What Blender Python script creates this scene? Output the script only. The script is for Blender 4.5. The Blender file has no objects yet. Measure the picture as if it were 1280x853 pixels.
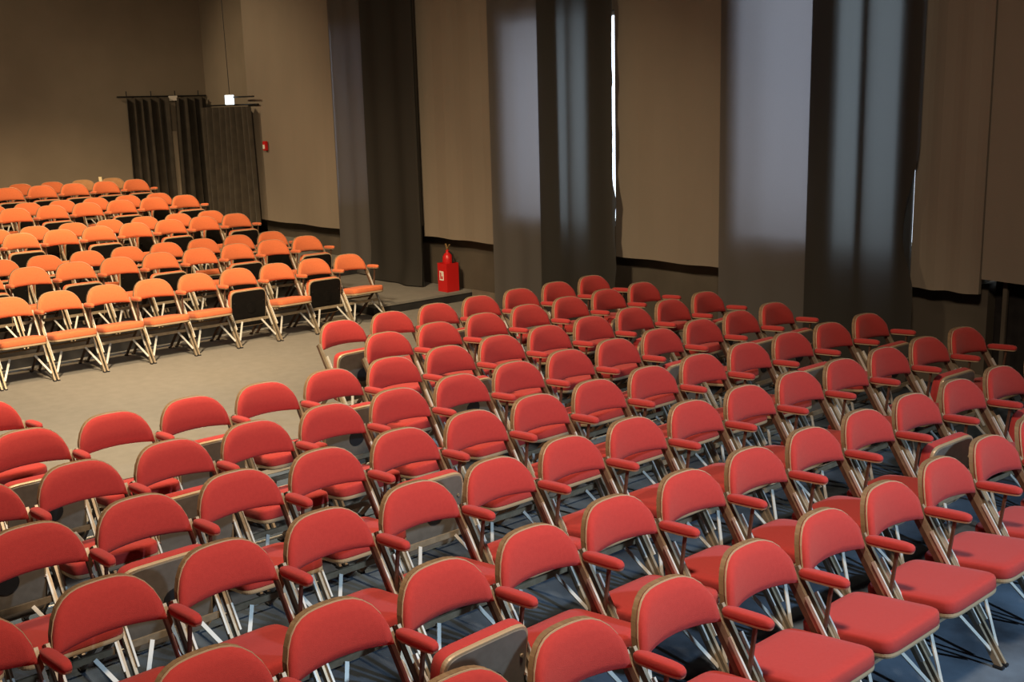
import bpy, bmesh, math, random
from mathutils import Vector, Matrix
random.seed(7)
S = bpy.context.scene
COL = S.collection
R = math.radians

# ------------------------------------------------------------------ camera
cam_d = bpy.data.cameras.new('camera'); cam = bpy.data.objects.new('camera', cam_d); COL.objects.link(cam)
cam_d.sensor_width = 36.0; cam_d.lens = 36.0 * 1395.65 / 1280.0; cam_d.clip_end = 200
_r = Vector((0.65648, 0.753878, -0.026488)); _d = Vector((0.14076, -0.156921, -0.977529)); _f = Vector((-0.741094, 0.638, -0.209132))
CAMP = Vector((0.0, -8.583, 2.7175))
M = Matrix(((_r.x, -_d.x, -_f.x, CAMP.x), (_r.y, -_d.y, -_f.y, CAMP.y), (_r.z, -_d.z, -_f.z, CAMP.z), (0, 0, 0, 1)))
cam.matrix_world = M
S.camera = cam
def project(p):
    v = Vector(p) - CAMP; z = v.dot(_f)
    return 640 + 1395.65 * v.dot(_r) / z, 426.5 + 1395.65 * v.dot(_d) / z

# ------------------------------------------------------------------ world (daylight behind the windows)
W = bpy.data.worlds.new('world'); S.world = W; W.use_nodes = True
bg = W.node_tree.nodes['Background']; bg.inputs[0].default_value = (0.74, 0.86, 1.0, 1); bg.inputs[1].default_value = 3.0

# ------------------------------------------------------------------ house and stage lamps, plus an added back wall fill
def area(name, loc, target, size, power, col, spread=180):
    d = bpy.data.lights.new(name, 'AREA'); d.shape = 'DISK'; d.size = size; d.energy = power; d.color = col; d.spread = R(spread)
    o = bpy.data.objects.new(name, d); COL.objects.link(o); o.location = loc
    o.rotation_euler = (Vector(target) - Vector(loc)).to_track_quat('-Z', 'Y').to_euler(); return o
def spot(name, loc, target, ang, power, col, blend=.6, rad=.12):
    d = bpy.data.lights.new(name, 'SPOT'); d.spot_size = R(ang); d.spot_blend = blend; d.energy = power; d.color = col; d.shadow_soft_size = rad
    o = bpy.data.objects.new(name, d); COL.objects.link(o); o.location = loc
    o.rotation_euler = (Vector(target) - Vector(loc)).to_track_quat('-Z', 'Y').to_euler(); return o
spot('house_lamp_orange_front', (-9.4, -4.6, 6.0), (-13.4, -2.7, 0.5), 74, 1650, (1.0, 0.70, 0.40), .8, .2)
spot('house_lamp_orange_rear', (-13.6, -4.6, 6.0), (-17.2, -2.9, 0.9), 60, 1700, (1.0, 0.70, 0.40), .7, .2)
spot('house_lamp_corner', (-18.3, -5.2, 6.0), (-18.0, 0.6, 1.9), 62, 800, (1.0, 0.76, 0.48), .8, .15)
area('fill_lamp_back', (-15.6, -6.5, 5.9), (-20.5, -4.5, 3.4), 1.0, 90, (1.0, 0.78, 0.52))  # added fill to even out the back wall, not a known fixture
area('house_lamp_aisle', (-7.6, -6.0, 5.9), (-10.2, -4.6, 0), .8, 400, (1.0, 0.77, 0.50), 120)
area('house_lamp_red', (-1.5, -6.2, 5.8), (-4.6, -4.6, 0.3), .8, 200, (1.0, 0.77, 0.56), 132)
spot('stage_lamp_cool', (3.6, -3.0, 4.8), (-2.4, -3.9, 0.4), 52, 2050, (0.56, 0.78, 1.0), 1.0, .12)

S.view_settings.view_transform = 'Standard'; S.view_settings.look = 'None'
S.view_settings.exposure = 0.0; S.view_settings.gamma = 1.0; S.view_settings.use_curve_mapping = False

# ------------------------------------------------------------------ materials
def mat(name, col, rough=.6, metal=0.0, spec=.5):
    m = bpy.data.materials.new(name); m.use_nodes = True
    b = m.node_tree.nodes['Principled BSDF']
    b.inputs['Base Color'].default_value = (*col, 1); b.inputs['Roughness'].default_value = rough
    b.inputs['Metallic'].default_value = metal; b.inputs['Specular IOR Level'].default_value = spec
    return m, b, m.node_tree
def noisy(name, c1, c2, scale, rough=.85, bump=.0, bscale=None, metal=0.0, spec=.3, stretch=None, sheen=0.0, detail=6, lo=.35, hi=.65):
    m, b, nt = mat(name, c1, rough, metal, spec)
    tc = nt.nodes.new('ShaderNodeTexCoord'); n = nt.nodes.new('ShaderNodeTexNoise'); n.inputs['Scale'].default_value = scale; n.inputs['Detail'].default_value = detail
    src = tc.outputs['Object']
    if stretch:
        mp = nt.nodes.new('ShaderNodeMapping'); mp.inputs['Scale'].default_value = stretch
        nt.links.new(src, mp.inputs[0]); src = mp.outputs[0]
    nt.links.new(src, n.inputs['Vector'])
    r = nt.nodes.new('ShaderNodeValToRGB'); r.color_ramp.elements[0].color = (*c1, 1); r.color_ramp.elements[1].color = (*c2, 1)
    r.color_ramp.elements[0].position = lo; r.color_ramp.elements[1].position = hi
    nt.links.new(n.outputs['Fac'], r.inputs[0]); nt.links.new(r.outputs[0], b.inputs['Base Color'])
    if bump:
        n2 = nt.nodes.new('ShaderNodeTexNoise'); n2.inputs['Scale'].default_value = bscale; n2.inputs['Detail'].default_value = 2
        nt.links.new(tc.outputs['Object'], n2.inputs['Vector'])
        bp = nt.nodes.new('ShaderNodeBump'); bp.inputs['Strength'].default_value = bump; bp.inputs['Distance'].default_value = .004
        nt.links.new(n2.outputs['Fac'], bp.inputs['Height']); nt.links.new(bp.outputs[0], b.inputs['Normal'])
    if sheen:
        b.inputs['Sheen Weight'].default_value = sheen; b.inputs['Sheen Roughness'].default_value = .5
    return m
RED = noisy('red_wool', (.43, .038, .033), (.46, .042, .036), 60, .9, .5, 420, sheen=.12)
ORANGE = noisy('orange_wool', (.62, .160, .060), (.66, .175, .066), 60, .9, .5, 420, sheen=.1)
TAN = noisy('tan_cloth', (.42, .22, .10), (.48, .26, .12), 14, .9, .4, 420)
SHELL = noisy('bent_wood', (.19, .12, .065), (.27, .175, .095), 9, .45, stretch=(1, 6, 1))
PIPING = mat('gold_trim', (.47, .355, .22), .4, .15)[0]
METAL = noisy('bronze_steel', (.33, .265, .18), (.41, .335, .235), 30, .36, metal=.4, spec=.5)
BROWN = noisy('brown_enamel', (.085, .045, .028), (.12, .065, .04), 30, .45, metal=.2, spec=.5)
STEEL = mat('pale_steel', (.60, .60, .555), .36, .15)[0]
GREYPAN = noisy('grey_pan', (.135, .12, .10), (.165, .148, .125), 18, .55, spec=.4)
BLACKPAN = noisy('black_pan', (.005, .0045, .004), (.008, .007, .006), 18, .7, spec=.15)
BLACKRUB = mat('black_disc', (.010, .011, .015), .7)[0]
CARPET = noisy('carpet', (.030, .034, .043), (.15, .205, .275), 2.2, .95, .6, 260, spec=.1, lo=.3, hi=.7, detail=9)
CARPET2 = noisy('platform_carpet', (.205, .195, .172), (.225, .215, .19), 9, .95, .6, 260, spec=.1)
RISER_DECK_SHADE = noisy('riser_paint_deck_shade', (.020, .020, .021), (.032, .032, .033), 5, .55, spec=.3)
WALLC = noisy('wall_cloth', (.23, .19, .14), (.26, .215, .16), 1.2, .95, .4, 160, spec=.1)
PANELC = noisy('panel_cloth', (.23, .192, .148), (.26, .218, .168), .9, .95, .5, 200, spec=.1, stretch=(1, 1, .35))
DADO = noisy('dado_paint', (.075, .062, .046), (.10, .084, .063), 2.0, .7, spec=.3)
DARK = noisy('dark_paint', (.02, .018, .016), (.03, .027, .024), 2.0, .85, spec=.2)
VELVET = noisy('brown_velvet', (.036, .029, .020), (.052, .042, .029), 6, .8, .3, 200, spec=.2, sheen=.25)
BLACKDRAPE = noisy('black_drape', (.015, .013, .012), (.024, .021, .02), 6, .9, .3, 200, spec=.1)
FIRE = mat('fire_red', (.55, .012, .012), .35)[0]
WHITE = mat('white_paint', (.78, .74, .66), .5)[0]
BLACK = mat('black_metal', (.015, .015, .015), .45, .3)[0]
CREAM = mat('cream_paper', (.85, .72, .45), .7)[0]
BRASS = mat('brass', (.75, .55, .25), .3, .8)[0]
FRAMEM = mat('window_frame_paint', (.55, .55, .53), .5)[0]

def sheer(name, col, trans, tcol):
    m = bpy.data.materials.new(name); m.use_nodes = True; nt = m.node_tree; nt.nodes.clear()
    o = nt.nodes.new('ShaderNodeOutputMaterial'); mx = nt.nodes.new('ShaderNodeMixShader')
    d = nt.nodes.new('ShaderNodeBsdfDiffuse'); t = nt.nodes.new('ShaderNodeBsdfTranslucent')
    tc = nt.nodes.new('ShaderNodeTexCoord'); mp = nt.nodes.new('ShaderNodeMapping'); mp.inputs['Scale'].default_value = (60, 60, 60)
    n = nt.nodes.new('ShaderNodeTexNoise'); n.inputs['Scale'].default_value = 3; n.inputs['Detail'].default_value = 4
    r = nt.nodes.new('ShaderNodeValToRGB')
    r.color_ramp.elements[0].color = (*[c * .8 for c in col], 1); r.color_ramp.elements[1].color = (*[c * 1.15 for c in col], 1)
    nt.links.new(tc.outputs['Object'], mp.inputs[0]); nt.links.new(mp.outputs[0], n.inputs['Vector'])
    nt.links.new(n.outputs['Fac'], r.inputs[0]); nt.links.new(r.outputs[0], d.inputs[0])
    t.inputs[0].default_value = (*tcol, 1); mx.inputs[0].default_value = trans
    nt.links.new(d.outputs[0], mx.inputs[1]); nt.links.new(t.outputs[0], mx.inputs[2]); nt.links.new(mx.outputs[0], o.inputs[0])
    return m
SHEER = sheer('grey_gauze', (.14, .13, .12), .30, (.33, .32, .34))
SHEERD = sheer('charcoal_gauze', (.050, .047, .042), .25, (.25, .27, .27))
GLASS = bpy.data.materials.new('pane_glass'); GLASS.use_nodes = True
_nt = GLASS.node_tree; _nt.nodes.clear()
_o = _nt.nodes.new('ShaderNodeOutputMaterial'); _mx = _nt.nodes.new('ShaderNodeMixShader'); _t = _nt.nodes.new('ShaderNodeBsdfTransparent'); _g = _nt.nodes.new('ShaderNodeBsdfGlossy')
_g.inputs['Roughness'].default_value = .02; _mx.inputs[0].default_value = .06
_nt.links.new(_t.outputs[0], _mx.inputs[1]); _nt.links.new(_g.outputs[0], _mx.inputs[2]); _nt.links.new(_mx.outputs[0], _o.inputs[0])
SIGN = bpy.data.materials.new('lit_sign'); SIGN.use_nodes = True
_b = SIGN.node_tree.nodes['Principled BSDF']; _b.inputs['Emission Color'].default_value = (.75, .9, 1, 1); _b.inputs['Emission Strength'].default_value = 1.6; _b.inputs['Base Color'].default_value = (.8, .85, .9, 1)

# ------------------------------------------------------------------ helpers
def obj(name, bm, m, parent=None, smooth=False):
    me = bpy.data.meshes.new(name); bmesh.ops.recalc_face_normals(bm, faces=bm.faces); bm.to_mesh(me); bm.free()
    if smooth:
        for p in me.polygons: p.use_smooth = True
    me.materials.append(m)
    o = bpy.data.objects.new(name, me); COL.objects.link(o)
    if parent: o.parent = parent
    return o
def tag(o, label, cat, group=None):
    o['label'] = label; o['category'] = cat
    if group: o['group'] = group
    return o
def thing(name, loc=(0, 0, 0), rz=0):
    o = bpy.data.objects.new(name, None); COL.objects.link(o); o.location = loc; o.rotation_euler = (0, 0, rz); o.empty_display_size = .1; return o
def struct(o):
    o['kind'] = 'structure'; return o
def box(bm, x0, x1, y0, y1, z0, z1, bev=0):
    r = bmesh.ops.create_cube(bm, size=1)
    for v in r['verts']:
        v.co = Vector(((x0 + x1) / 2 + v.co.x * (x1 - x0), (y0 + y1) / 2 + v.co.y * (y1 - y0), (z0 + z1) / 2 + v.co.z * (z1 - z0)))
    if bev:
        bmesh.ops.bevel(bm, geom=list({e for v in r['verts'] for e in v.link_edges}), offset=bev, segments=2, affect='EDGES')
    return bm
def B(*a, **k): return box(bmesh.new(), *a, **k)
def bar(bm, p, q, w, h, side=(0, 1, 0)):
    p, q = Vector(p), Vector(q); d = (q - p).normalized(); s = Vector(side); s = (s - d * s.dot(d)).normalized(); u = d.cross(s)
    vs = []
    for c in (p, q):
        for a, b in ((-1, -1), (1, -1), (1, 1), (-1, 1)): vs.append(bm.verts.new(c + s * a * w / 2 + u * b * h / 2))
    for f in ((0, 1, 2, 3), (7, 6, 5, 4), (0, 4, 5, 1), (1, 5, 6, 2), (2, 6, 7, 3), (3, 7, 4, 0)): bm.faces.new([vs[i] for i in f])
    return bm
def tube(bm, p, q, r0, r1=None, n=8):
    r1 = r0 if r1 is None else r1
    p, q = Vector(p), Vector(q); d = (q - p).normalized(); s = d.orthogonal().normalized(); u = d.cross(s)
    A = [bm.verts.new(p + (s * math.cos(i * 2 * math.pi / n) + u * math.sin(i * 2 * math.pi / n)) * r0) for i in range(n)]
    Bv = [bm.verts.new(q + (s * math.cos(i * 2 * math.pi / n) + u * math.sin(i * 2 * math.pi / n)) * r1) for i in range(n)]
    for i in range(n): bm.faces.new((A[i], A[(i + 1) % n], Bv[(i + 1) % n], Bv[i]))
    bm.faces.new(A[::-1]); bm.faces.new(Bv); return bm
def rings(bm, levels, outline, cx=0, cy=0):
    """stack of scaled outlines: levels = [(z, scale or inset)]"""
    prev = None; n = len(outline)
    for z, s in levels:
        cur = [bm.verts.new((cx + x * s, cy + y * s, z)) for x, y in outline]
        if prev:
            for i in range(n): bm.faces.new((prev[i], prev[(i + 1) % n], cur[(i + 1) % n], cur[i]))
        else: bm.faces.new(cur[::-1])
        prev = cur
    bm.faces.new(prev); return bm
def superell(a, b, p, n):
    o = []
    for i in range(n):
        t = 2 * math.pi * i / n; c, s = math.cos(t), math.sin(t)
        o.append((a * math.copysign(abs(c) ** (2 / p), c), b * math.copysign(abs(s) ** (2 / p), s)))
    return o

# ------------------------------------------------------------------ room shell
XB, YR, YL, XF, ZC = -20.5, 1.45, -13.0, 5.0, 6.2
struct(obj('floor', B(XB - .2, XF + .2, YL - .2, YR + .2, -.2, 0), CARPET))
struct(obj('ceiling', B(XB - .2, XF + .2, YL - .2, YR + .2, ZC, ZC + .2), DARK))
struct(obj('wall_back', B(XB - .2, XB, YL - .2, YR + .2, 0, ZC), WALLC))
struct(obj('wall_left', B(XB, XF, YL - .2, YL, 0, ZC), DARK))
struct(obj('wall_front', B(XF, XF + .2, YL - .2, YR + .2, 0, ZC), DARK))
# side wall with three window openings; the corner by the back wall is a deeper recess
YW = 1.03
WIN = [(-15.30, -14.0, 1.25, 3.9), (-11.12, -9.20, 1.25, 3.72), (-7.40, -5.30, 1.25, 4.9)]
bm = bmesh.new(); xs = -17.95
box(bm, XB, xs, YR, YR + .2, 0, ZC); box(bm, xs, XF, 1.40, YR + .2, 0, 1.0)
for (a, b, z0, z1) in WIN:
    box(bm, xs, a, YW, YR + .2, 1.0, ZC); box(bm, a, b, YW, YR + .2, 1.0, z0); box(bm, a, b, YW, YR + .2, z1, ZC); xs = b
box(bm, xs, -4.75, YW, YR + .2, 1.0, ZC); box(bm, -4.75, XF, YW, YR + .2, 1.15, ZC)
struct(obj('wall_right', bm, WALLC))
for i, (a, b, z0, z1) in enumerate(WIN):
    w = thing('window_%d' % (i + 1), ((a + b) / 2, YW + .09, z0)); struct(w)
    hw = (b - a) / 2; h = z1 - z0; bm = bmesh.new(); t = .05
    box(bm, -hw, -hw + t, -.04, .04, 0, h); box(bm, hw - t, hw, -.04, .04, 0, h); box(bm, -hw + t, hw - t, -.04, .04, 0, t); box(bm, -hw + t, hw - t, -.04, .04, h - t, h)
    box(bm, -.025, .025, -.035, .035, t, h - t)
    obj('window_frame', bm, FRAMEM, w)
    for s in (-1, 1):
        x0, x1 = (-hw + t, -.025) if s < 0 else (.025, hw - t)
        obj('pane', B(x0, x1, -.004, .004, t, h - t), GLASS, w)
XD = -4.72
struct(obj('wall_right_dado', B(-17.95, XD, 1.18, 1.40, 0, 1.0), DADO))
struct(obj('baseboard_right', B(-12.15, XD, 1.155, 1.18, 0, .15, bev=.004), noisy('skirting', (.15, .12, .09), (.2, .165, .125), 3, .5)))
struct(obj('floor_aisle_lit', B(-12.60, -7.35, YL, 1.155, 0, .004), CARPET2))  # paler slab: the aisle's pool of light put into the floor colour
# seating platforms, two rows deep each
PZ = [0.14, 0.335, 0.53, 0.725]; PX = [-12.60, -14.78, -16.55, -18.42, XB]
for i in range(4):
    p = thing('seating_platform', (PX[i], 0, 0)); struct(p)
    d = PX[i + 1] - PX[i]
    y1 = 1.18
    obj('deck', B(d, 0, YL - 0, -.42, PZ[i] - .03, PZ[i]), RISER_DECK_SHADE, p); obj('deck', B(d, 0, -.42, y1, PZ[i] - .03, PZ[i]), CARPET2, p)  # dark seating part puts the shade under the chairs into the deck colour
    obj('riser', B(-.03, -.004, YL, y1, 0 if i == 0 else PZ[i - 1], PZ[i] - .03), RISER_DECK_SHADE, p)
    if i == 0:
        obj('deck', B(0, .45, -.50, y1, PZ[0] - .03, PZ[0]), CARPET2, p)
        obj('riser', B(.41, .44, -.50, y1, 0, PZ[0] - .03), RISER_DECK_SHADE, p)
        obj('riser', B(0, .41, -.50, -.47, 0, PZ[0] - .03), RISER_DECK_SHADE, p)

# ------------------------------------------------------------------ hanging cloth panels on the side wall
def panel(name, x0, x1, y, zb, label, seams=()):
    t = thing(name, ((x0 + x1) / 2, y, zb)); hw = (x1 - x0) / 2
    bm = bmesh.new(); nx, nz = 14, 2; H = 5.9 - zb; V = {}
    for i in range(nx + 1):
        for k in range(nz + 1):
            x = -hw + 2 * hw * i / nx; dy = .006 * math.sin(i * 1.3 + x0 * 5)
            for s, yy in ((0, -.02 + dy), (1, .02)): V[i, k, s] = bm.verts.new((x, yy, H * k / nz + (.006 * math.sin(i * .9 + x0) if k == 0 else 0)))
    for i in range(nx):
        for k in range(nz):
            for s in (0, 1): bm.faces.new((V[i, k, s], V[i + 1, k, s], V[i + 1, k + 1, s], V[i, k + 1, s]))
    for i in range(nx):
        for k in (0, nz): bm.faces.new((V[i, k, 0], V[i + 1, k, 0], V[i + 1, k, 1], V[i, k, 1]))
    for k in range(nz):
        for i in (0, nx): bm.faces.new((V[i, k, 0], V[i, k + 1, 0], V[i, k + 1, 1], V[i, k, 1]))
    obj('cloth', bm, PANELC, t)
    obj('batten', B(-hw, hw, -.034, -.024, H - .06, H), BLACK, t)
    return tag(t, label, 'wall panel', 'brown cloth panels along the window wall')
panel('cloth_panel', -17.95, -15.16, 1.0, .815, 'brown cloth wall panel between the corner door curtain and the first window curtain')
panel('cloth_panel', -12.98, -11.36, 1.0, .865, 'brown cloth wall panel hanging above the red fire extinguisher')
panel('cloth_panel', -9.165, -7.50, 1.0, .895, 'wide brown cloth wall panel beside the tall bright slit of daylight')
panel('cloth_panel', -5.375, -4.71, 1.0, .925, 'narrow brown cloth wall panel whose hem hangs lowest beside the dark opening')
panel('cloth_panel', -4.70, -2.4, 1.005, 1.06, 'brown cloth wall panel with raised hem above the dark opening')

# ------------------------------------------------------------------ window curtains
def drape(name, m, x0, x1, y, z0, z1, folds, amp, parent=None, seed=0, nx=60, nz=14, wob=0.0, flare=0.0, puddle=0.0, lean=0.0, rag=0.0, edge=None, sharp=False):
    rnd = random.Random(seed); ph = [rnd.uniform(0, 6.28) for _ in range(6)]; bm = bmesh.new(); G = []
    for k in range(nz + 1):
        v = k / nz; row = []
        for i in range(nx + 1):
            u = i / nx
            a = amp * (.55 + .45 * (1 - v))
            yy = a * (math.sin(folds * 6.283 * u + ph[0] + .5 * math.sin(2.2 * v + ph[1])) * .65 + math.sin(folds * .43 * 6.283 * u + ph[2] + 1.1 * v) * .45)
            if sharp: yy = -amp * (.5 + .5 * math.sin(2 * math.pi * folds * u + ph[0] + .5 * math.sin(9 * u + ph[1])) * (.8 + .2 * math.sin(13 * u + ph[2])) + .12 * math.sin(5 * u + 1.5 * v))
            xx = x0 + (x1 - x0) * u + flare * (1 - v) * (u - .5) + lean * (1 - v)
            xx += wob * math.sin(6.0 * v + ph[3]) * u ** 6 + rag * (math.sin(31 * v + ph[4]) + math.sin(53 * v + ph[5])) * u ** 12
            if edge: xx += edge(z0 + (z1 - z0) * v) * u ** 10
            if puddle and v < .08: yy -= puddle * (1 - v / .08) ** 2 * (.6 + .4 * math.sin(9 * u + ph[5]))
            row.append(bm.verts.new((xx, y + yy, z0 + (z1 - z0) * v)))
        G.append(row)
    for k in range(nz):
        for i in range(nx): bm.faces.new((G[k][i], G[k][i + 1], G[k + 1][i + 1], G[k + 1][i]))
    return obj(name, bm, m, parent, True)
def rail(parent, x0, x1, y, z):
    obj('rail', tube(bmesh.new(), (x0, y, z), (x1, y, z), .018), BLACK, parent)
CZ = 5.8
def window_curtain(name, xa, xm, xb, zfloor, label_l, label_d, ya, yd, seed, bands, edge=None, zl=None, dimmed=False):
    t = thing(name, (0, 0, 0))
    drape('gauze', SHEER, xa, xm + .12, ya, zl if zl is not None else zfloor, CZ, 2.7, .018, t, seed, nx=60)
    if dimmed: drape('dimming_layer', SHEER, xa + .06, xm + .11, ya + .03, zfloor, CZ, 1.3, .004, t, seed + 1, nx=20, nz=4)  # unseen extra layer, added to dim the daylight through this gauze
    rail(t, xa, xm + .12, ya, CZ)
    tag(t, label_l, 'curtain', 'pale grey window curtains')
    t2 = thing(name, (0, 0, 0))
    drape('gauze', SHEERD, xm, xb, yd, zfloor, CZ, 2.2, .035, t2, seed + 3, nx=70, nz=60, puddle=.08, edge=edge)
    for k, (a, b) in enumerate(bands):      # gathered cloth folded behind the face of the curtain
        drape('gathered_fold', SHEERD, xm + (xb - xm) * a, xm + (xb - xm) * b, yd + .052, zfloor, CZ, .7, .008, t2, seed + 5 + k, nx=12, nz=6)
        drape('gathered_fold', SHEERD, xm + (xb - xm) * a, xm + (xb - xm) * (b - .02), yd + .066, zfloor, CZ, .7, .006, t2, seed + 9 + k, nx=12, nz=6)
    rail(t2, xm, xb, yd, CZ)
    tag(t2, label_d, 'curtain', 'charcoal window curtains')
def sm(a, b, x):
    t = min(1, max(0, (x - a) / (b - a))); return t * t * (3 - 2 * t)
window_curtain('window_curtain', -15.20, -14.12, -12.86, PZ[0] + .02, 'pale grey gauze curtain hanging behind the end of the orange rows',
               'charcoal curtain pooling on the platform beside the red fire extinguisher', .95, .82, 11, [(0, .98)], dimmed=True)
window_curtain('window_curtain', -11.40, -10.32, -9.03, .01, 'pale grey gauze curtain with a bright square top, behind the rearmost red row',
               'charcoal curtain bordering the tall thin slit of daylight', .95, .83, 21, [(0, .26), (.40, .46), (.62, .93)],
               edge=lambda z: -.050 * sm(1.5, 1.95, z) + .012 * math.sin(9 * z) - .006 * math.sin(23 * z))
window_curtain('window_curtain', -7.62, -6.43, -5.245, .01, 'widest pale grey gauze curtain glowing from the window behind',
               'charcoal curtain with the window and its sill showing through', .95, .83, 31, [(0, .24), (.44, .52), (.78, .93)],
               edge=lambda z: -.125 * sm(.9, 1.4, z) * (1 - sm(1.5, 2.3, z)))

# black wing drape in the opening beyond the dado
t = thing('wing_drape', (-3.6, 1.25, 0)); drape('cloth', BLACKDRAPE, -1.1, 1.3, 0, .01, 3.0, 4, .06, t, 41, nx=60); rail(t, -1.1, 1.3, 0, 3.0)
tag(t, 'black drape filling the dark opening under the raised panel', 'curtain')
for k, (xx, h) in enumerate(((-4.53, 1.1), (-4.27, 1.15))):
    t = thing('flat_post', (xx, 1.12, 0)); obj('post', B(-.02, .02, -.02, .02, 0, h, bev=.004), DADO, t); obj('foot', B(-.05, .05, -.04, .04, 0, .012), BLACK, t)
    tag(t, 'thin dark upright post in the opening, ' + ('next to the dado end' if k == 0 else 'second from the dado end'), 'post')

# ------------------------------------------------------------------ door curtains in the corner
def door_curtain(label, x0y0, x1y1, z0, z1, folds, seed, gap=None, hooks=4, plate=None):
    (xa, ya), (xb, yb) = x0y0, x1y1; L = math.hypot(xb - xa, yb - ya); t = thing('door_curtain', (xa, ya, z0), math.atan2(yb - ya, xb - xa))
    H = z1 - z0
    parts = [(0, L)] if gap is None else [(0, L * gap - .03), (L * gap + .09, L)]
    for i, (a, b) in enumerate(parts):
        drape('curtain_half' if gap else 'curtain', VELVET, a, b, 0, .02, H - .03, folds * (b - a) / L, .22, t, seed + i, nx=int(140 * (b - a) / L), nz=8, flare=.04, sharp=True)
    obj('rod', tube(bmesh.new(), (-.08, 0, H), (L + .06, 0, H), .014), BLACK, t)
    for i in range(hooks):
        x = .1 + (L - .2) * i / max(1, hooks - 1); obj('hook', tube(bmesh.new(), (x, 0, H), (x, 0, H + .10), .010), BLACK, t)
    if plate is not None: obj('label_plate', B(plate - .085, plate + .085, -.175, -.165, H - .085, H + .005, bev=.002), WHITE, t); obj('clip', B(plate - .01, plate + .01, -.165, 0, H + .012, H + .02), BLACK, t)
    return tag(t, label, 'curtain', 'dark door curtains')
ZT = PZ[3]
door_curtain('pleated dark brown curtain pair on the back wall, parted at the middle', (XB + .06, -.25), (XB + .06, 1.36), ZT, 3.0, 10, 51, gap=.55, plate=.92)
door_curtain('pleated dark brown curtain under the glowing exit sign on the side wall', (-19.40, .94), (-17.58, .94), PZ[3] + .01, 2.80, 9, 61, hooks=0)
o = tag(obj('door_jamb', B(XB + .003, XB + .08, .60, .76, ZT, 2.35, bev=.004), noisy('pale_jamb', (.40, .33, .24), (.46, .38, .28), 3, .6)), 'pale door post showing through the parted back wall curtain', 'door post')
t = thing('exit_sign', (-18.33, .80, 2.80)); obj('housing', B(-.12, .12, .0, .05, 0, .18, bev=.006), WHITE, t); obj('lit_face', B(-.112, .112, -.006, 0, .010, .170), SIGN, t)
obj('lit_face', B(.12, .126, .004, .046, .010, .170), SIGN, t)
obj('bracket', B(.126, .85, .03, .05, .12, .145), BLACK, t); obj('cable', tube(bmesh.new(), (0, .03, .18), (-.05, .03, 3.1), .006), BLACK, t)
tag(t, 'glowing white exit sign with a thin cable above the side door curtain', 'sign')
t = thing('alarm_button', (-17.40, .92, 2.02)); obj('case', B(-.05, .05, 0, .055, 0, .16, bev=.01), FIRE, t); obj('face', B(-.03, .03, -.006, 0, .03, .10), WHITE, t)
tag(t, 'small red alarm box beside the side door curtain', 'alarm box')

# ------------------------------------------------------------------ fire extinguisher and its stand
bx0, bx1, by0, by1, bz = -12.46, -12.25, .80, 1.01, PZ[0]
t = thing('extinguisher_stand', ((bx0 + bx1) / 2, (by0 + by1) / 2, bz)); bm = bmesh.new(); h = .40; w = .105
box(bm, -w, w, -w, -w + .008, 0, h); box(bm, -w, w, w - .008, w, 0, h); box(bm, -w, -w + .008, -w + .008, w - .008, 0, h); box(bm, w - .008, w, -w + .008, w - .008, 0, h); box(bm, -w + .008, w - .008, -w + .008, w - .008, .0, .02)
obj('box', bm, FIRE, t); lp = obj('label_plate', B(-.062, .03, -w - .003, -w, .16, .29), WHITE, t)
bm = bmesh.new(); box(bm, -.045, -.02, -w - .005, -w - .003, .18, .27); box(bm, -.012, .012, -w - .005, -w - .003, .18, .22); obj('pictogram', bm, FIRE, lp)
tag(t, 'open topped red box stand with a pale label on the platform edge', 'stand')
t = thing('fire_extinguisher', ((bx0 + bx1) / 2, (by0 + by1) / 2, bz + .02)); bm = bmesh.new()
prof = [(.0, .07), (.42, .075), (.47, .07), (.505, .05), (.525, .025), (.56, .022)]
rings(bm, prof, [(math.cos(i * math.pi / 8), math.sin(i * math.pi / 8)) for i in range(16)])
obj('cylinder', bm, FIRE, t, True)
bm = bmesh.new(); bar(bm, (0, 0, .56), (.09, -.03, .645), .022, .010); bar(bm, (0, 0, .56), (-.06, .02, .64), .022, .010); obj('handle', bm, BRASS, t)
bm = bmesh.new(); tube(bm, (.03, 0, .55), (.085, .02, .5), .010); tube(bm, (.085, .02, .5), (.09, .02, .3), .010); obj('hose', bm, BLACK, t)
tag(t, 'red fire extinguisher with brass handle standing in the red box', 'fire extinguisher')

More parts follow.
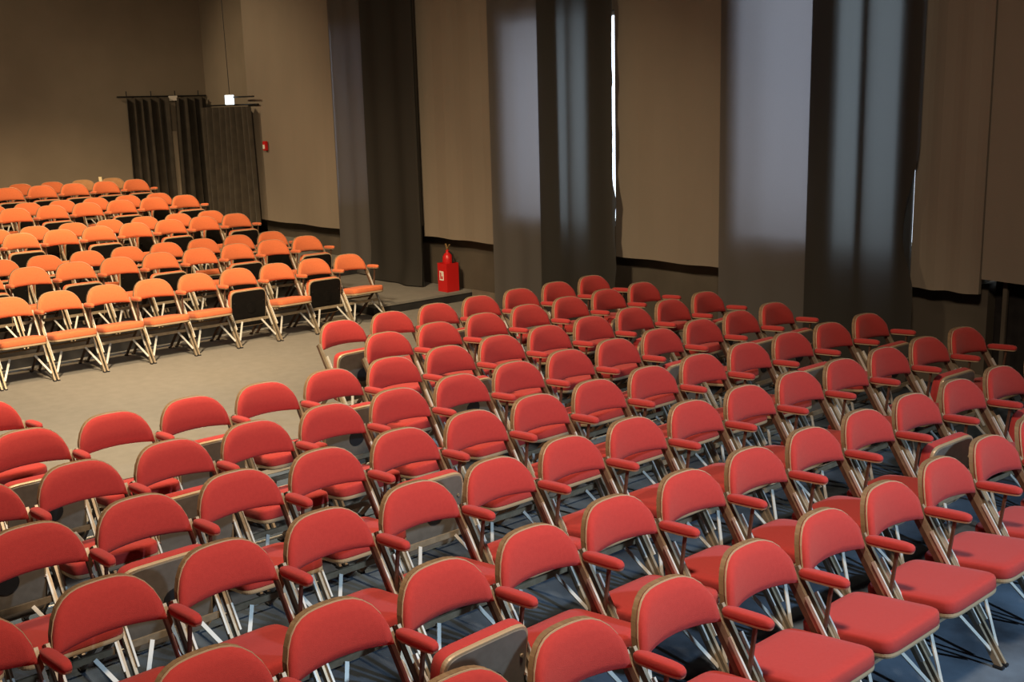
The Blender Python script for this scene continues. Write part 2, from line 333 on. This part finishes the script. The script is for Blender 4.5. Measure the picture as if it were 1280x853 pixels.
# ------------------------------------------------------------------ folding armchair
HC = .645                      # height of the lower corners of the backrest
HW = .238                      # half width of the backrest
def back_surface(u, v, off, grow=0.0):
    """u -1..1 across, v 0..1 up; off = distance in front of the mid surface"""
    y = u * (HW + grow)
    zt = (.212 + grow) * max(0.0, 1 - abs(u) ** 3.8) ** (1 / 2.7)
    zb = .013 * (1 - u * u) + grow
    z = zb + (zt - zb) * v
    y *= 1 - .12 * (max(z, 0) / .212) ** 1.3
    x = -.27 * z - .042 * (1 - u * u) + off
    return Vector((x - .008, y, HC + .002 + z))
def make_backrest(parent, cloth):
    us = [-math.cos(math.pi * i / 16) for i in range(17)]; vs = [0, .06, .2, .5, .8, .94, 1]
    bm = bmesh.new(); F = {}; K = {}
    for i, u in enumerate(us):
        for k, v in enumerate(vs):
            e = min(1, (1 - abs(u)) / .10, min(v, 1 - v) / .16); e = max(0, e)
            F[i, k] = bm.verts.new(back_surface(u, v, .018 + .024 * math.sin(e * math.pi / 2)))
            K[i, k] = bm.verts.new(back_surface(u, v, 0))
    n, m = len(us), len(vs)
    for i in range(n - 1):
        for k in range(m - 1):
            bm.faces.new((F[i, k], F[i + 1, k], F[i + 1, k + 1], F[i, k + 1])); bm.faces.new((K[i, k], K[i, k + 1], K[i + 1, k + 1], K[i + 1, k]))
        bm.faces.new((F[i, 0], K[i, 0], K[i + 1, 0], F[i + 1, 0])); bm.faces.new((F[i, m - 1], F[i + 1, m - 1], K[i + 1, m - 1], K[i, m - 1]))
    b = obj('backrest', bm, cloth, parent, True)
    def plate(nm, o0, o1, g, mt):
        bm = bmesh.new(); A = {}
        for i, u in enumerate(us):
            for k, v in enumerate((0, 1)):
                for s, o in ((0, o0), (1, o1)): A[i, k, s] = bm.verts.new(back_surface(u, v, o, g))
        for i in range(n - 1):
            for s in (0, 1): bm.faces.new((A[i, 0, s], A[i + 1, 0, s], A[i + 1, 1, s], A[i, 1, s]))
            for k in (0, 1): bm.faces.new((A[i, k, 0], A[i + 1, k, 0], A[i + 1, k, 1], A[i, k, 1]))
        return obj(nm, bm, mt, b)
    plate('back_shell', -.026, -.002, .001, SHELL); plate('piping', .006, .0125, .0035, PIPING)
    return b
PIV = Vector((.180, 0, .398))
def make_seat(parent, cloth, pan, up):
    out = superell(.225, .232, 8, 40)
    bm = bmesh.new(); rings(bm, [(.0, .985), (.006, 1.0), (.046, 1.0), (.056, .985), (.062, .955), (.066, .75), (.067, .3)], out, .197 - PIV.x, 0)
    s = obj('seat', bm, cloth, parent, True); s.location = PIV
    rings_bm = bmesh.new(); rings(rings_bm, [(-.020, .985), (-.012, .995), (.0, .995), (.0, .98)], out, .197 - PIV.x, 0); obj('seat_rim', rings_bm, PIPING, s)
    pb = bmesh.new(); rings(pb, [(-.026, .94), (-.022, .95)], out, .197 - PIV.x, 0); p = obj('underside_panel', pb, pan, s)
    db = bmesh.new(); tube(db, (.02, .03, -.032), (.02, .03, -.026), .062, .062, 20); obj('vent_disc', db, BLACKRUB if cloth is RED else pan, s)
    for sy in (-1, 1): kb = bmesh.new(); tube(kb, (.10, .19 * sy, -.034), (.10, .19 * sy, -.026), .009, .009, 8); obj('bolt', kb, METAL if cloth is RED else BLACK, s)
    s.rotation_euler = (0, R(-7), 0)
    if up: s.rotation_euler = (0, R(-82), 0)
    return s
FOOT = Vector((.43, 0, 0)); TOPP = Vector((-.035, 0, HC + .05))
def post_at(z): return FOOT.x + (TOPP.x - FOOT.x) * z / TOPP.z
def make_chair(name, cloth, pan, up):
    t = thing(name)
    make_backrest(t, cloth); make_seat(t, cloth, pan, up)
    for s in (-1, 1):
        y = s * .244
        obj('front_leg', bar(bmesh.new(), (FOOT.x, y, .008), (TOPP.x, y, TOPP.z), .016, .030), BROWN if False else METAL, t)
        obj('slide_bar', bar(bmesh.new(), (post_at(.20) + .030, y - s * .014, .20), (post_at(.60) + .030, y - s * .014, .60), .010, .016), STEEL, t)
        obj('side_plate', bar(bmesh.new(), (post_at(.36) - .032, y, .36), (post_at(HC + .04) - .030, y, HC + .04), .014, .034), BROWN, t)
        obj('rear_leg', bar(bmesh.new(), (-.22, y - s * .022, .008), (.20, y - s * .022, .40), .014, .030), BROWN, t)
        fb = bmesh.new(); box(fb, FOOT.x - .028, FOOT.x + .022, y - .014, y + .014, 0, .016, bev=.003); obj('foot_cap', fb, BLACKRUB, t)
        fb = bmesh.new(); box(fb, -.245, -.195, y - s * .022 - .014, y - s * .022 + .014, 0, .016, bev=.003); obj('foot_cap', fb, BLACKRUB, t)
        zc = .275
        obj('brace', bar(bmesh.new(), (post_at(zc) + .014, s * .125, zc), (post_at(.085) + .014, y - s * .010, .085), .021, .007), STEEL, t)
    zc = .28
    obj('front_crossbar', B(post_at(zc) - .004, post_at(zc) + .010, -.236, .236, zc - .016, zc + .016), METAL, t)
    obj('seat_crossbar', B(.075, .10, -.225, .225, .305, .322), SHELL, t)
    obj('rear_rail', tube(bmesh.new(), (-.19, -.225, .045), (-.19, .225, .045), .009), STEEL, t)
    # arm on the right hand side only: the neighbour's arm serves the other side
    ya = .262; ob = superell(.122, .027, 3.4, 24)
    bm = bmesh.new(); rings(bm, [(.0, .96), (.010, 1.0), (.022, .99), (.031, .92), (.036, .75), (.038, .3)], ob)
    a = obj('armrest', bm, cloth, t, True); a.location = (.122, ya, HC + .036); a.rotation_euler = (0, R(-4), 0)
    bm = bmesh.new(); rings(bm, [(-.008, .93), (.0, .97)], ob); obj('arm_base', bm, PIPING, a)
    obj('arm_strut', bar(bmesh.new(), (.16, ya, HC + .036), (post_at(.45) + .01, ya - .012, .45), .014, .014), BROWN, t)
    return t
def dup(root):
    r = root.copy(); COL.objects.link(r)
    for ch in root.children:
        c = ch.copy(); COL.objects.link(c); c.parent = r
        for g in ch.children:
            d = g.copy(); COL.objects.link(d); d.parent = c
    return r
ORD = ['', 'first', 'second', 'third', 'fourth', 'fifth', 'sixth', 'seventh', 'eighth', 'ninth', 'tenth', 'eleventh', 'twelfth', 'thirteenth', 'fourteenth', 'fifteenth', 'sixteenth', 'seventeenth', 'eighteenth']
PROTO = {}
def place(kind, up, x, y, z, rz, label, group):
    key = (kind, up)
    if key not in PROTO:
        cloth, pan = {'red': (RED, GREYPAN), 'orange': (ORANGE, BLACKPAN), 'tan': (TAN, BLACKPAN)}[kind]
        o = PROTO[key] = make_chair('folding_armchair', cloth, pan, up)
    else: o = dup(PROTO[key])
    o.location = (x, y, z); o.rotation_euler = (0, 0, rz); tag(o, label, 'chair', group); return o
def poly(c, j):
    r = 0
    for k in c: r = r * j + k
    return r
# rows of red chairs: fitted row lines, j counts seats from the curtained wall
REDROWS = {  # name: (x poly, y poly, seats j, tipped up j)
 'H': ([.01748, -8.395], [-.54205, .09618], range(0, 7), {6, 4}),
 'G': ([.02112, -7.67126], [-.54762, .09788], list(range(0, 7)) + [12], {1}),
 'F': ([-.00143, .02133, -6.80628], [.00075, -.5442, .06261], range(0, 14), {12, 10, 8, 6, 2, 0}),
 'E': ([.00005, .00596, -5.95959], [-.00023, -.5277, -.00106], range(0, 15), {13, 11, 3, 1, 0}),
 'D': ([.00103, -.01631, -5.04852], [.00069, -.54389, .07129], range(0, 15), {12, 9, 2, 0}),
 'C': ([.00212, -.03194, -4.17754], [-.00001, -.5327, .05478], range(0, 15), {1}),
 'B': ([.00271, -.04106, -3.28406], [-.00001, -.52945, .03916], range(1, 15), {2, 4, 11}),
 'A': ([.00372, -2.66724], [-.530, .05], range(3, 14), set()),
}
def inframe(x, y, z):
    for dx in (-.1, .0, .4):
        for dy in (-.25, 0, .28):
            for dz in (0, .45, .68, .88):
                u, v = project((x + dx, y + dy, z + dz))
                if 2 < u < 1278 and 2 < v < 851: return True
    return False
for ri, k in enumerate('HGFEDCBA'):
    cx, cy, js, ups = REDROWS[k]
    for j in js:
        x = poly(cx, j); yc = poly(cy, j)
        if k == 'G' and j == 12: x, yc = -7.66, -6.345
        dxdj = poly(cx, j + .5) - poly(cx, j - .5); dydj = poly(cy, j + .5) - poly(cy, j - .5)
        rz = -math.atan(dxdj / dydj)
        y = yc - .24
        if not inframe(x, y, 0): continue
        up = j in ups
        place('red', up, x, y, 0, rz + random.uniform(-.006, .006), 'red folding armchair, seat %s, %s from the curtained wall, %s red row from aisle' % ('tipped up' if up else 'down', ORD[j + 1], ORD[ri + 1]), 'red folding armchairs')
ORROWS = [  # x, slope, y0, dy, z, tipped up
 (-12.12, .0023, -.61, -.527, 0, {1, 3}),
 (-13.322, .0077, -.506, -.5295, PZ[0], {0, 2, 4, 6, 8}),
 (-14.254, 0, -.52, -.53, PZ[0], {0, 1, 3, 4, 6, 7}),
 (-15.333, 0, -.509, -.520, PZ[1], {0, 2, 4, 6, 8}),
 (-16.13, 0, -.52, -.53, PZ[1], {0, 1, 2, 4, 5, 7}),
 (-17.128, 0, -.46, -.53, PZ[2], {0, 2, 4, 6}),
 (-18.0, 0, -.52, -.53, PZ[2], {0, 1, 3, 4, 6}),
 (-18.95, 0, -.50, -.53, PZ[3], {0, 1, 2, 3, 4, 5, 6}),
 (-19.80, 0, -.56, -.53, PZ[3], {0, 1, 2, 3, 4, 5, 6, 7}),
]
for ri, (x0, sl, y0, dy, z, ups) in enumerate(ORROWS):
    for j in range(0, 14):
        x = x0 + sl * j; y = y0 + dy * j - .24
        if not inframe(x, y, z): continue
        up = j in ups; tan = ri == 8 and j < 2
        lab = '%s folding armchair, seat %s, %s from the curtained wall, %s orange row from aisle' % ('tan' if tan else 'orange', 'tipped up' if up else 'down', ORD[j + 1], ORD[ri + 1])
        if tan: lab = 'tan backed folding armchair, %s from the curtained wall in the rearmost orange row' % ORD[j + 1]
        place('tan' if tan else 'orange', up, x, y, z, random.uniform(-.008, .008), lab, 'tan backed folding armchairs' if tan else 'orange folding armchairs')

t = thing('paper_sheet', (-19.70, -1.06, PZ[3] + HC + .085)); bm = bmesh.new()
bar(bm, (0, 0, 0), (-.03, .0, .17), .055, .004); bar(bm, (.012, 0, 0), (-.026, .0, .165), .05, .004); obj('leaf', bm, CREAM, t)
tag(t, 'small cream paper sheet propped beside the tan backed chairs of the rearmost row', 'paper')
